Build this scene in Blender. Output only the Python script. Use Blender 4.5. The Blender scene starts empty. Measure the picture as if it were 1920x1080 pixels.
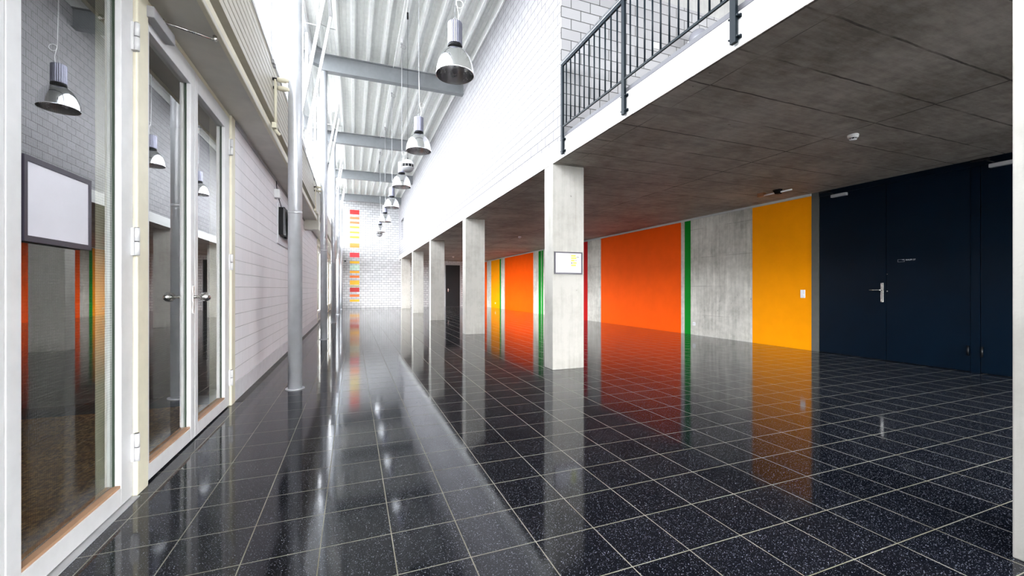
import bpy, bmesh, math, random
from mathutils import Vector, Matrix
random.seed(7)
S = bpy.context.scene
COL = S.collection
PI = math.pi

# ------------------------------------------------------------------ materials
def newmat(name):
    m = bpy.data.materials.new(name); m.use_nodes = True
    nt = m.node_tree; nt.nodes.clear()
    out = nt.nodes.new('ShaderNodeOutputMaterial')
    return m, nt, out

def nd(nt, typ, **kw):
    n = nt.nodes.new(typ)
    for k, v in kw.items():
        if k.startswith('i_'):
            key = k[2:]
            key = int(key) if key.isdigit() else key.replace('_', ' ')
            n.inputs[key].default_value = v
        else:
            setattr(n, k, v)
    return n

def lk(nt, a, b): nt.links.new(a, b)

def math_n(nt, op, a, b=None, c=None, clamp=False):
    n = nt.nodes.new('ShaderNodeMath'); n.operation = op; n.use_clamp = clamp
    for i, x in enumerate((a, b, c)):
        if x is None: continue
        if isinstance(x, (int, float)): n.inputs[i].default_value = x
        else: nt.links.new(x, n.inputs[i])
    return n.outputs[0]

def mixc(nt, f, a, b, mode='MIX'):
    n = nt.nodes.new('ShaderNodeMix'); n.data_type = 'RGBA'; n.blend_type = mode
    if isinstance(f, (int, float)): n.inputs[0].default_value = f
    else: nt.links.new(f, n.inputs[0])
    for i, x in ((6, a), (7, b)):
        if isinstance(x, tuple): n.inputs[i].default_value = (*x[:3], 1)
        else: nt.links.new(x, n.inputs[i])
    return n.outputs[2]

def coords(nt):
    tc = nt.nodes.new('ShaderNodeTexCoord')
    sp = nt.nodes.new('ShaderNodeSeparateXYZ'); lk(nt, tc.outputs['Object'], sp.inputs[0])
    return tc.outputs['Object'], sp.outputs

def noise(nt, vec, scale, detail=4, rough=.55, dist=0):
    n = nd(nt, 'ShaderNodeTexNoise'); n.inputs['Scale'].default_value = scale
    n.inputs['Detail'].default_value = detail; n.inputs['Roughness'].default_value = rough
    n.inputs['Distortion'].default_value = dist
    lk(nt, vec, n.inputs['Vector']); return n.outputs['Fac']

def scaled(nt, vec, s):
    n = nd(nt, 'ShaderNodeVectorMath', operation='MULTIPLY'); lk(nt, vec, n.inputs[0])
    n.inputs[1].default_value = s; return n.outputs[0]

def ramp(nt, f, lo, hi, a=0., b=1.):
    n = nd(nt, 'ShaderNodeMapRange'); lk(nt, f, n.inputs[0])
    for i, x in zip((1, 2, 3, 4), (lo, hi, a, b)): n.inputs[i].default_value = x
    return n.outputs[0]

def bsdf(nt, out, col, rough=.5, metal=0., bump=None, bstr=.2, bdist=.003, spec=.5):
    p = nd(nt, 'ShaderNodeBsdfPrincipled')
    if isinstance(col, tuple): p.inputs['Base Color'].default_value = (*col[:3], 1)
    else: lk(nt, col, p.inputs['Base Color'])
    if isinstance(rough, (int, float)): p.inputs['Roughness'].default_value = rough
    else: lk(nt, rough, p.inputs['Roughness'])
    p.inputs['Metallic'].default_value = metal
    p.inputs['Specular IOR Level'].default_value = spec
    if bump is not None:
        b = nd(nt, 'ShaderNodeBump'); b.inputs['Strength'].default_value = bstr; b.inputs['Distance'].default_value = bdist
        lk(nt, bump, b.inputs['Height']); lk(nt, b.outputs[0], p.inputs['Normal'])
    lk(nt, p.outputs[0], out.inputs[0]); return p

def paint(name, col, rough=.45, metal=0., var=.06, scale=9., spec=.5):
    m, nt, out = newmat(name); v, s = coords(nt)
    f = noise(nt, v, scale, 3)
    c2 = tuple(x * (1 - var * 2.2) for x in col)
    bsdf(nt, out, mixc(nt, ramp(nt, f, .35, .75), col, c2), rough, metal, bump=noise(nt, v, 220, 2), bstr=.05, bdist=.001, spec=spec)
    return m

def line_mask(nt, coord, pitch, offset, half):
    """1 on a joint line"""
    a = math_n(nt, 'SUBTRACT', coord, offset - pitch * 400)
    a = math_n(nt, 'DIVIDE', a, pitch); a = math_n(nt, 'FRACT', a)
    a = math_n(nt, 'SUBTRACT', a, .5); a = math_n(nt, 'ABSOLUTE', a)
    a = math_n(nt, 'SUBTRACT', .5, a); a = math_n(nt, 'MULTIPLY', a, pitch)
    return math_n(nt, 'LESS_THAN', a, half)

def floor_mat():
    m, nt, out = newmat('terrazzo_tile'); v, s = coords(nt)
    gx = line_mask(nt, s[0], .3, .1655, .0023); gy = line_mask(nt, s[1], .3, .2204, .0023)
    g = math_n(nt, 'MAXIMUM', gx, gy)
    spk = None
    for sc, th, pw in ((150, .33, .55), (100, .25, .36), (240, .34, .60)):
        vo = nd(nt, 'ShaderNodeTexVoronoi'); vo.inputs['Scale'].default_value = sc; lk(nt, v, vo.inputs['Vector'])
        sr = nd(nt, 'ShaderNodeSeparateColor'); lk(nt, vo.outputs['Color'], sr.inputs[0])
        r = math_n(nt, 'MULTIPLY', ramp(nt, sr.outputs[0], 1 - pw, 1., 0, 1), th)
        hit = math_n(nt, 'LESS_THAN', vo.outputs['Distance'], r)
        hit = math_n(nt, 'MULTIPLY', hit, ramp(nt, sr.outputs[1], 0, 1, .3, 1))
        spk = hit if spk is None else math_n(nt, 'MAXIMUM', spk, hit)
    # tile to tile variation
    tx = math_n(nt, 'FLOOR', math_n(nt, 'DIVIDE', math_n(nt, 'SUBTRACT', s[0], .1655), .3))
    ty = math_n(nt, 'FLOOR', math_n(nt, 'DIVIDE', math_n(nt, 'SUBTRACT', s[1], .2204), .3))
    cv = nd(nt, 'ShaderNodeCombineXYZ'); lk(nt, tx, cv.inputs[0]); lk(nt, ty, cv.inputs[1])
    wn = nd(nt, 'ShaderNodeTexWhiteNoise'); lk(nt, cv.outputs[0], wn.inputs['Vector'])
    base = mixc(nt, wn.outputs['Value'], (.0040, .0048, .0085), (.0080, .0090, .0140))
    col = mixc(nt, spk, base, (.31, .325, .37))
    gn = noise(nt, v, 3, 3)
    gcol = mixc(nt, ramp(nt, gn, .35, .65), (.20, .185, .13), (.31, .30, .245))
    col = mixc(nt, g, col, gcol)
    n1 = noise(nt, v, 2.2, 4)
    rough = math_n(nt, 'ADD', ramp(nt, n1, .3, .7, .06, .10), math_n(nt, 'MULTIPLY', g, .4))
    bsdf(nt, out, col, rough, 0., bump=math_n(nt, 'SUBTRACT', 1., g), bstr=.25, bdist=.001, spec=.32)
    return m

def brick_mat(name, axis, bw, bh, mort, c1, c2, cm, bump=.5, rough=.75, offz=0., offh=0.):
    m, nt, out = newmat(name); v, s = coords(nt)
    cb = nd(nt, 'ShaderNodeCombineXYZ')
    lk(nt, math_n(nt, 'ADD', s[axis], 40 + offh), cb.inputs[0]); lk(nt, math_n(nt, 'ADD', s[2], offz), cb.inputs[1])
    b = nd(nt, 'ShaderNodeTexBrick'); lk(nt, cb.outputs[0], b.inputs['Vector'])
    b.inputs['Scale'].default_value = 1; b.inputs['Brick Width'].default_value = bw; b.inputs['Row Height'].default_value = bh
    b.inputs['Mortar Size'].default_value = mort; b.inputs['Mortar Smooth'].default_value = .15; b.inputs['Bias'].default_value = 0
    b.inputs['Color1'].default_value = (*c1, 1); b.inputs['Color2'].default_value = (*c2, 1); b.inputs['Mortar'].default_value = (*cm, 1)
    n = noise(nt, v, 14, 5); col = mixc(nt, ramp(nt, n, .35, .8, 0, .18), b.outputs['Color'], (.30, .29, .28))
    h = math_n(nt, 'SUBTRACT', math_n(nt, 'MULTIPLY', noise(nt, v, 90, 3), .12), b.outputs['Fac'])
    bsdf(nt, out, col, rough, 0, bump=h, bstr=bump, bdist=.006)
    return m

def block_paint():
    m, nt, out = newmat('painted_block_wall'); v, s = coords(nt)
    cb = nd(nt, 'ShaderNodeCombineXYZ'); lk(nt, math_n(nt, 'ADD', s[1], 40), cb.inputs[0]); lk(nt, math_n(nt, 'ADD', s[2], .09), cb.inputs[1])
    b = nd(nt, 'ShaderNodeTexBrick'); lk(nt, cb.outputs[0], b.inputs['Vector'])
    for k, x in (('Scale', 1), ('Brick Width', .30), ('Row Height', .1385), ('Mortar Size', .004), ('Mortar Smooth', .4)): b.inputs[k].default_value = x
    b.inputs['Color1'].default_value = (.80, .775, .805, 1); b.inputs['Color2'].default_value = (.78, .755, .785, 1); b.inputs['Mortar'].default_value = (.72, .70, .725, 1)
    hl = line_mask(nt, s[2], .1385, .1385 - .09, .0028)  # bed joint shadow painted into the colour as a dark line
    col = mixc(nt, math_n(nt, 'MULTIPLY', hl, ramp(nt, noise(nt, v, 1.3, 3), .3, .6, .45, .9)), b.outputs['Color'], (.33, .32, .335))
    col = mixc(nt, ramp(nt, noise(nt, scaled(nt, v, (1, 3, .4)), 2.2, 4), .45, .75, 0, .25), col, (.60, .58, .60))
    h = math_n(nt, 'SUBTRACT', math_n(nt, 'MULTIPLY', noise(nt, v, 70, 3), .12), math_n(nt, 'MAXIMUM', b.outputs['Fac'], hl))
    bsdf(nt, out, col, .6, 0, bump=h, bstr=.6, bdist=.005); return m

def concrete(name, base, dark, kind='col', bias=0.):
    m, nt, out = newmat(name); v, s = coords(nt)
    n1 = noise(nt, v, 1.1, 6, .6); n2 = noise(nt, v, 7, 6, .65); n3 = noise(nt, v, 60, 3)
    if kind == 'soffit':
        st = noise(nt, scaled(nt, v, (2.2, 11, 1)), 2.0, 5, .7)
    else:
        st = noise(nt, scaled(nt, v, (9, 9, .55)), 1.6, 5, .65)
    f = math_n(nt, 'ADD', math_n(nt, 'MULTIPLY', n1, .45), math_n(nt, 'ADD', math_n(nt, 'MULTIPLY', n2, .25), math_n(nt, 'MULTIPLY', st, .3)))
    col = mixc(nt, ramp(nt, f, .40 + bias, .62 + bias), base, dark)
    # small pits
    vo = nd(nt, 'ShaderNodeTexVoronoi'); vo.inputs['Scale'].default_value = 11
    lk(nt, mixc(nt, .12, v, noise_col(nt, v, 9)), vo.inputs['Vector'])
    pit = math_n(nt, 'LESS_THAN', vo.outputs['Distance'], math_n(nt, 'MULTIPLY', ramp(nt, noise(nt, v, 5, 2), .52, .75), .17))
    dk = tuple(x * .45 for x in dark)
    col = mixc(nt, math_n(nt, 'MULTIPLY', pit, .7), col, dk)
    if kind == 'soffit':
        w = math_n(nt, 'MULTIPLY', math_n(nt, 'SUBTRACT', noise(nt, v, 3.5, 4), .5), .03)
        a = line_mask(nt, math_n(nt, 'ADD', s[1], w), .49, 1.757, .008)
        b = line_mask(nt, math_n(nt, 'ADD', s[0], w), 2.53, 5.145, .010)
        e = math_n(nt, 'LESS_THAN', math_n(nt, 'ABSOLUTE', math_n(nt, 'SUBTRACT', math_n(nt, 'ADD', s[0], w), 2.86)), .004)
        j = math_n(nt, 'MAXIMUM', math_n(nt, 'MAXIMUM', a, b), e)
        j = math_n(nt, 'MULTIPLY', j, ramp(nt, noise(nt, v, 1.7, 5, .6), .33, .55))
        col = mixc(nt, math_n(nt, 'MULTIPLY', j, .9), col, (.035, .028, .022))
    if kind == 'wall':
        a = line_mask(nt, s[1], .83, 7.27, .004)
        b = line_mask(nt, s[2], .70, 1.20, .004)
        j = math_n(nt, 'MULTIPLY', math_n(nt, 'MAXIMUM', a, b), ramp(nt, noise(nt, v, 2.5, 4), .42, .58))
        col = mixc(nt, math_n(nt, 'MULTIPLY', j, .65), col, dk)
    bsdf(nt, out, col, .7, 0, bump=math_n(nt, 'ADD', n3, math_n(nt, 'MULTIPLY', n2, 2)), bstr=.18, bdist=.004)
    return m

def noise_col(nt, v, scale):
    n = nd(nt, 'ShaderNodeTexNoise'); n.inputs['Scale'].default_value = scale; lk(nt, v, n.inputs['Vector'])
    return n.outputs['Color']

def glass(name, tint, refl=1.8, wire=False):
    m, nt, out = newmat(name); v, s = coords(nt)
    tr = nd(nt, 'ShaderNodeBsdfTransparent'); tr.inputs[0].default_value = (*tint, 1)
    gl = nd(nt, 'ShaderNodeBsdfGlossy'); gl.inputs['Roughness'].default_value = .0; gl.inputs[0].default_value = (1, 1, 1, 1)
    fr = nd(nt, 'ShaderNodeFresnel'); fr.inputs[0].default_value = 1.52
    ge = nd(nt, 'ShaderNodeNewGeometry')
    f = math_n(nt, 'MULTIPLY', math_n(nt, 'MULTIPLY', fr.outputs[0], refl), math_n(nt, 'SUBTRACT', 1., ge.outputs['Backfacing']), clamp=True)
    mx = nd(nt, 'ShaderNodeMixShader'); lk(nt, f, mx.inputs[0])
    src = tr.outputs[0]
    if wire:
        a = line_mask(nt, s[1], .0125, 0, .00042); b = line_mask(nt, s[2], .0125, 0, .00042)
        df = nd(nt, 'ShaderNodeBsdfDiffuse'); df.inputs[0].default_value = (.045, .042, .036, 1)
        m2 = nd(nt, 'ShaderNodeMixShader'); lk(nt, math_n(nt, 'MULTIPLY', math_n(nt, 'MAXIMUM', a, b), .7), m2.inputs[0])
        lk(nt, src, m2.inputs[1]); lk(nt, df.outputs[0], m2.inputs[2]); src = m2.outputs[0]
    lk(nt, src, mx.inputs[1]); lk(nt, gl.outputs[0], mx.inputs[2])
    lk(nt, mx.outputs[0], out.inputs[0]); return m

def coir():
    m, nt, out = newmat('coir'); v, s = coords(nt)
    n1 = noise(nt, scaled(nt, v, (1, .55, 1)), 55, 5, .7); n2 = noise(nt, v, 5, 3)
    col = mixc(nt, ramp(nt, n1, .42, .66), (.20, .09, .025), (.95, .50, .17))
    col = mixc(nt, ramp(nt, n2, .3, .7, 0, .5), col, (.30, .14, .05))
    bsdf(nt, out, col, .95, 0, bump=n1, bstr=.8, bdist=.01); return m

def steel(name, col, rough, metal=1., var=.15):
    m, nt, out = newmat(name); v, s = coords(nt)
    n = noise(nt, v, 6, 5); c2 = tuple(x * (1 - var) for x in col)
    r = ramp(nt, noise(nt, v, 25, 4), .3, .7, rough * .85, rough * 1.2)
    bsdf(nt, out, mixc(nt, ramp(nt, n, .35, .7), col, c2), r, metal); return m

M = {}
M['floor'] = floor_mat()
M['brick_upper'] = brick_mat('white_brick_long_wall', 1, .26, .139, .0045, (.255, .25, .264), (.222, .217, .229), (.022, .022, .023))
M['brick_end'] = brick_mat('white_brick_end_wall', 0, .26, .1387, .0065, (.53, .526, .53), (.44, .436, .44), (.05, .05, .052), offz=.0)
M['brick_return'] = brick_mat('grey_brick_gallery', 0, .30, .146, .006, (.33, .322, .328), (.28, .272, .278), (.045, .044, .042), offz=.03)
M['brick_left'] = block_paint()
M['plinth'] = paint('plinth_paint', (.66, .645, .68), .6)
M['soffit'] = concrete('soffit_concrete', (.43, .39, .348), (.185, .163, .138), 'soffit')
M['con_wall'] = concrete('wall_concrete', (.68, .65, .59), (.33, .31, .27), 'wall')
M['con_col'] = concrete('column_concrete', (.43, .412, .375), (.28, .266, .23), 'col', .06)
M['con_edge'] = concrete('slab_edge_concrete', (.54, .54, .53), (.44, .44, .43), 'col', .12)
M['con_gallery'] = concrete('gallery_concrete', (.42, .41, .39), (.30, .29, .28), 'col')
M['orange'] = paint('orange_paint', (.95, .098, .0008), .6, var=.03, scale=3, spec=.04)
M['yellow'] = paint('yellow_paint', (.95, .32, .0004), .6, var=.03, scale=3, spec=.04)
M['green'] = paint('green_paint', (.004, .235, .018), .6, var=.03, scale=3, spec=.04)
M['red'] = paint('red_paint', (.50, .008, .008), .6, var=.03, scale=3, spec=.04)
M['navy'] = paint('navy_door_paint', (.0003, .0045, .0115), .34, var=.12, scale=2.5, spec=.10)
M['darkpost'] = paint('dark_concrete_reveal', (.085, .085, .075), .6)
M['white_frame'] = paint('white_frame_paint', (.64, .635, .638), .35, var=.05)
M['cream'] = paint('cream_paint', (.71, .665, .52), .4, var=.05)
M['panel'] = paint('cream_panel', (.56, .53, .455), .38, var=.04)
M['soffit_panel'] = paint('grey_soffit_panel', (.60, .575, .51), .4, var=.07, scale=4)
M['deck'] = paint('white_roof_deck', (.82, .83, .81), .45, var=.05)
M['beam'] = paint('grey_beam_paint', (.20, .21, .22), .45, var=.05)
M['pole'] = steel('silver_pole', (.60, .615, .65), .36, .5)
M['chrome'] = steel('brushed_steel', (.62, .60, .57), .25)
M['alu'] = steel('polished_aluminium', (.90, .91, .93), .10, 1., .05)
M['alu_in'] = steel('reflector_inside', (.62, .62, .63), .24, 1., .2)
M['canister'] = steel('ballast_housing', (.17, .17, .215), .38, .7)
M['black'] = paint('black_plastic', (.004, .004, .005), .4, spec=.2)
M['screen'] = paint('dark_screen', (.018, .022, .03), .15)
M['boardframe'] = paint('charcoal_frame', (.035, .03, .045), .4)
M['paper'] = paint('white_paper', (.62, .61, .665), .35, var=.02)
M['highlight'] = paint('yellow_marker', (.75, .80, .08), .6)
M['ink'] = paint('dark_print', (.08, .08, .09), .7)
M['rail'] = paint('dark_blue_grey_rail', (.004, .008, .012), .45, spec=.14)
M['handrail'] = steel('rail_top', (.16, .165, .175), .3, .8)
M['white_plastic'] = paint('white_plastic', (.80, .80, .80), .35, var=.03)
M['bead'] = paint('timber_bead', (.46, .27, .16), .5)
M['coir'] = coir()
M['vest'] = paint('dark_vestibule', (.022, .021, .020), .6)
M['sill'] = paint('grey_threshold', (.45, .45, .46), .5)
M['gutter'] = paint('dark_joint_strip', (.06, .055, .05), .5, var=.3, scale=5)
M['gasket'] = paint('green_glass_edge', (.03, .045, .03), .4, spec=.2)
M['glass_wire'] = glass('wired_door_glass', (.90, .93, .90), 1.9, True)
M['glass_door'] = glass('door_glass', (.92, .95, .93), 1.9)
M['glass_win'] = glass('window_glass', (.65, .66, .665), 1.5)
M['glass_clear'] = glass('clear_window_glass', (.94, .94, .93), 1.7)
M['glass_grey'] = glass('grey_window_glass', (.52, .52, .515), 1.6)
M['glass_far'] = glass('far_door_glass', (.85, .85, .84), 1.5)
M['glass_dim'] = glass('tinted_side_glass', (.16, .16, .155), 1.5)
M['brass'] = steel('copper_fitting', (.60, .33, .18), .35)
M['globe'] = paint('opal_globe', (.22, .22, .25), .25, var=.01)
M['pale_door'] = paint('pale_door_paint', (.74, .73, .68), .4)
M['ground'] = paint('outdoor_paving', (.17, .17, .168), .9)
M['kerb'] = paint('kerb_paint', (.085, .083, .094), .6)
M['radgrey'] = paint('mid_grey_paint', (.36, .36, .37), .5)

# ------------------------------------------------------------------ mesh builder
class MB:
    def __init__(s): s.v = []; s.f = []; s.sm = []
    def box(s, x0, x1, y0, y1, z0, z1, rot=None, pivot=None):
        b = len(s.v)
        for z in (z0, z1):
            for x, y in ((x0, y0), (x1, y0), (x1, y1), (x0, y1)):
                p = Vector((x, y, z))
                if rot is not None: p = rot @ (p - Vector(pivot)) + Vector(pivot)
                s.v.append(p)
        for q in ((0, 3, 2, 1), (4, 5, 6, 7), (0, 1, 5, 4), (1, 2, 6, 5), (2, 3, 7, 6), (3, 0, 4, 7)):
            s.f.append([b + i for i in q]); s.sm.append(False)
        return s
    def tube(s, p0, p1, r, n=16, r1=None, smooth=True, caps=True):
        p0, p1 = Vector(p0), Vector(p1); r1 = r if r1 is None else r1
        d = (p1 - p0).normalized(); u = d.orthogonal().normalized(); w = d.cross(u)
        b = len(s.v)
        for p, rr in ((p0, r), (p1, r1)):
            for i in range(n):
                a = 2 * PI * i / n; s.v.append(p + (u * math.cos(a) + w * math.sin(a)) * rr)
        for i in range(n):
            j = (i + 1) % n; s.f.append([b + i, b + j, b + n + j, b + n + i]); s.sm.append(smooth)
        if caps:
            s.f.append([b + i for i in range(n)][::-1]); s.sm.append(False)
            s.f.append([b + n + i for i in range(n)]); s.sm.append(False)
        return s
    def path(s, pts, r, n=8):
        for a, b in zip(pts, pts[1:]): s.tube(a, b, r, n)
        return s
    def lathe(s, prof, c=(0, 0, 0), n=40, closed=False, fin=None, smooth=True):
        """prof: list of (radius, z)"""
        b = len(s.v); c = Vector(c); k = len(prof)
        for r, z in prof:
            for i in range(n):
                a = 2 * PI * i / n; rr = r
                if fin and i % 2: rr = r - fin
                s.v.append(c + Vector((rr * math.cos(a), rr * math.sin(a), z)))
        rows = range(k if closed else k - 1)
        for q in rows:
            q2 = (q + 1) % k
            for i in range(n):
                j = (i + 1) % n; s.f.append([b + q * n + i, b + q * n + j, b + q2 * n + j, b + q2 * n + i]); s.sm.append(smooth)
        if not closed:
            if prof[0][0] > 1e-4: s.f.append([b + i for i in range(n)][::-1]); s.sm.append(False)
            if prof[-1][0] > 1e-4: s.f.append([b + (k - 1) * n + i for i in range(n)]); s.sm.append(False)
        return s
    def torus(s, c, R, r, axis='Y', n=20, m=8):
        b = len(s.v); c = Vector(c)
        for i in range(n):
            a = 2 * PI * i / n
            for j in range(m):
                t = 2 * PI * j / m; q = R + r * math.cos(t); h = r * math.sin(t)
                p = {'Z': (q * math.cos(a), q * math.sin(a), h), 'Y': (q * math.cos(a), h, q * math.sin(a)), 'X': (h, q * math.cos(a), q * math.sin(a))}[axis]
                s.v.append(c + Vector(p))
        for i in range(n):
            for j in range(m):
                i2, j2 = (i + 1) % n, (j + 1) % m
                s.f.append([b + i * m + j, b + i2 * m + j, b + i2 * m + j2, b + i * m + j2]); s.sm.append(True)
        return s
    def prism(s, poly, axis, a0, a1):
        """extrude closed 2-D polygon along an axis ('X': poly=(y,z), 'Y': poly=(x,z), 'Z': poly=(x,y))"""
        b = len(s.v); n = len(poly)
        for a in (a0, a1):
            for p, q in poly:
                s.v.append(Vector({'X': (a, p, q), 'Y': (p, a, q), 'Z': (p, q, a)}[axis]))
        for i in range(n):
            j = (i + 1) % n; s.f.append([b + i, b + j, b + n + j, b + n + i]); s.sm.append(False)
        s.f.append([b + i for i in range(n)][::-1]); s.sm.append(False)
        s.f.append([b + n + i for i in range(n)]); s.sm.append(False)
        return s
    def build(s, name, mat, parent=None, bevel=0., seg=2, origin=None):
        me = bpy.data.meshes.new(name)
        o0 = Vector(origin) if origin else Vector((0, 0, 0))
        me.from_pydata([tuple(p - o0) for p in s.v], [], s.f)
        me.polygons.foreach_set('use_smooth', s.sm)
        bm = bmesh.new(); bm.from_mesh(me); bmesh.ops.recalc_face_normals(bm, faces=bm.faces); bm.to_mesh(me); bm.free()
        me.materials.append(M[mat]); me.update()
        o = bpy.data.objects.new(name, me); COL.objects.link(o); o.location = o0
        if bevel:
            md = o.modifiers.new('bevel', 'BEVEL'); md.width = bevel; md.segments = seg; md.limit_method = 'ANGLE'; md.angle_limit = .7
        if parent is not None:
            o.parent = parent; o.location = o0 - parent.location if origin else -Vector(parent.location)
        return o

def tag(o, label, cat, group=None, kind=None):
    o['label'] = label; o['category'] = cat
    if group: o['group'] = group
    if kind: o['kind'] = kind
    return o

def empty(name, loc, label, cat, group=None, kind=None):
    o = bpy.data.objects.new(name, None); COL.objects.link(o); o.location = loc; o.empty_display_size = .1
    return tag(o, label, cat, group, kind)

def lab(o, text): o['label'] = text; return o
def struct(o, label, cat): return tag(o, label, cat, kind='structure')
def B(*a): return MB().box(*a)

XL, XR, YE, YB = -1.119, 7.87, 26.3, -4.5
XC0, XC1 = 2.60, 3.10
ZS = 2.89           # underside of the gallery slab
ZG = 3.145          # top of the slab edge
ZD = 6.42           # underside of the roof deck
POLES = [.45, 5.35, 10.37, 15.31, 20.05, 25.05]

# ------------------------------------------------------------------ shell
struct(B(XL - .3, XR + .3, YB - .2, YE + .2, -.2, 0).build('floor', 'floor'), 'dark speckled terrazzo tile floor with pale grid joints', 'floor')
struct(B(XR, XR + .25, 5.19, YE, 0, ZS).build('wall_right', 'con_wall'), 'bare concrete wall with painted colour fields under the gallery', 'wall')
wr = bpy.data.objects['wall_right']
ZP = 2.845
def field(y0, y1, mat, label, z1=ZP):
    lab(B(XR - .004, XR + .01, y0, y1, .0, z1).build('painted_field', mat, wr), label)
field(5.19, 6.416, 'yellow', 'amber yellow painted field beside the dark doors')
field(8.155, 8.354, 'green', 'narrow green stripe beside bare concrete')
field(8.484, 12.212, 'orange', 'large orange field nearest the dark doors')
field(13.09, 13.50, 'red', 'red stripe behind the nearest free column')
field(16.86, 17.03, 'green', 'right stripe of the green pair')
field(17.08, 17.36, 'green', 'left stripe of the green pair')
field(17.96, 21.91, 'orange', 'second orange field farther down the wall')
field(22.55, 22.78, 'green', 'thin far green stripe')
field(22.78, 24.37, 'yellow', 'far amber field')
field(25.25, 26.28, 'orange', 'farthest orange field')
tr = B(XR - .022, XR + .01, 5.19, YE, ZP + .004, ZS + .005).build('trim_1', 'con_edge'); struct(tr, 'pale strip running along the top of the concrete wall', 'trim')
struct(B(XR - .01, XR + .25, 5.06, 5.188, 0, ZS).build('trim_2', 'darkpost'), 'dark concrete edge between yellow field and dark doors', 'trim')
struct(B(XR + .05, XR + .25, YB, 5.06, 0, ZS).build('wall_doors', 'vest'), 'dark wall behind the navy doors', 'wall')
# end wall with painted bricks
we = struct(B(XL - .2, XR + .25, YE, YE + .25, 0, ZD + .2).build('wall_end', 'brick_end'), 'white brick wall closing the far end of the hall', 'wall')
bk = .1387
def pbrick(z0, z1, mat_rgb, nm, lb):
    k = 'pb_%s' % nm
    if k not in M: M[k] = paint(k, mat_rgb, .5, var=.05, scale=6)
    lab(B(-.175, .345, YE - .004, YE + .01, z0, z1).build('painted_brick_band', k, we), lb)
for z0, z1, c, nm, lb in [
    (5.50, 5.77, (.72, .012, .012), 'scarlet', 'red band, topmost'), (5.215, 5.36, (.80, .17, .06), 'salmon', 'upper salmon band'), (4.95, 5.087, (.80, .17, .06), 'salmon', 'lower salmon band'),
    (4.69, 4.81, (.85, .60, .03), 'lemon', 'upper lemon band'), (4.39, 4.50, (.85, .60, .03), 'lemon', 'middle lemon band'), (4.10, 4.23, (.85, .60, .03), 'lemon', 'lower lemon band'),
    (3.55, 3.81, (.82, .22, .04), 'apricot', 'apricot band'), (2.985, 3.257, (.74, .03, .04), 'rose', 'rose red band'), (2.624, 2.76, (.85, .45, .01), 'gold', 'golden band above the green bricks'),
    (2.06, 2.19, (.83, .38, .004), 'amber', 'amber band below the green bricks'), (1.78, 1.916, (.76, .15, .01), 'rust', 'rust orange band'), (1.373, 1.63, (.83, .38, .004), 'amber', 'tall amber band'),
    (1.253, 1.343, (.38, .36, .17), 'olive', 'thin olive band'), (.951, 1.208, (.42, .005, .005), 'crimson', 'dark red band'), (.665, .808, (.74, .13, .01), 'rust2', 'low orange band'), (.379, .514, (.83, .38, .004), 'amber', 'lowest amber band')]:
    pbrick(z0, z1, c, nm, lb)
M['pb_green'] = brick_mat('pale_green_bricks', 0, .26, .1387, .008, (.55, .72, .60), (.62, .74, .66), (.10, .36, .20), bump=.3)
lab(B(-.175, .345, YE - .004, YE + .01, 2.235, 2.55).build('painted_brick_band', 'pb_green', we), 'pale green jointed bricks')
struct(MB().box(XL - .2, XL + .15, YB - .25, YB, 0, ZD + .2).box(XC0 - .15, XC0 + .4, YB - .25, YB, 0, ZD + .2).box(XR - .15, XR + .25, YB - .25, YB, 0, ZD + .2)
       .box(XL + .15, XC0 - .15, YB - .25, YB, 6.1, ZD + .2).box(XC0 + .4, XR - .15, YB - .25, YB, ZS - .1, ZD + .2)
       .build('wall_back', 'brick_end'), 'white brick wall with large windows behind the camera', 'wall')
def added_glazing(num, x0, x1, z0, z1, nx, nz, label, gm):  # unseen windows added behind the camera for fill daylight
    w = empty('window_%d' % num, ((x0 + x1) / 2, YB - .12, z0), label, 'window', kind='structure')
    fm = MB()
    for i in range(nx + 1):
        xx = x0 + (x1 - x0) * i / nx; fm.box(max(x0, xx - .035), min(x1, xx + .035), YB - .15, YB - .09, z0, z1)
    for i in range(nz + 1):
        zz = z0 + (z1 - z0) * i / nz; fm.box(x0, x1, YB - .148, YB - .092, max(z0, zz - .035), min(z1, zz + .035))
    fm.build('window_frame', 'white_frame', w)
    B(x0, x1, YB - .125, YB - .117, z0, z1).build('glass_pane', gm, w)
added_glazing(10, XL + .15, XC0 - .15, 0, 6.1, 3, 3, 'tall glazed end of the hall behind the camera', 'glass_grey')
added_glazing(11, XC0 + .4, XR - .15, 0, ZS - .1, 4, 1, 'glazed end of the arcade behind the camera', 'glass_clear')
# long upper wall above the columns, with a small window opening at the far end
ub = MB().box(XC0, XC0 + .25, 5.02, 23.72, ZG, ZD + .2).box(XC0, XC0 + .25, 25.08, YE, ZG, ZD + .2)
ub.box(XC0, XC0 + .25, 23.72, 25.08, ZG, 3.94).box(XC0, XC0 + .25, 23.72, 25.08, 5.08, ZD + .2)
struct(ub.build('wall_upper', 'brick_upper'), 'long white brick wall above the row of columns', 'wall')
wn = empty('window_9', (XC0 + .15, 24.4, 3.94), 'small window high in the long brick wall near the far end', 'window', kind='structure')
wm = MB()
for a in ((23.72, 23.77, 3.94, 5.08), (25.03, 25.08, 3.94, 5.08), (23.77, 25.03, 3.94, 3.99), (23.77, 25.03, 5.03, 5.08)):
    wm.box(XC0 + .12, XC0 + .18, *a)
wm.build('window_frame', 'radgrey', wn); B(XC0 + .145, XC0 + .153, 23.77, 25.03, 3.99, 5.03).build('glass_pane', 'glass_win', wn)
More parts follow.
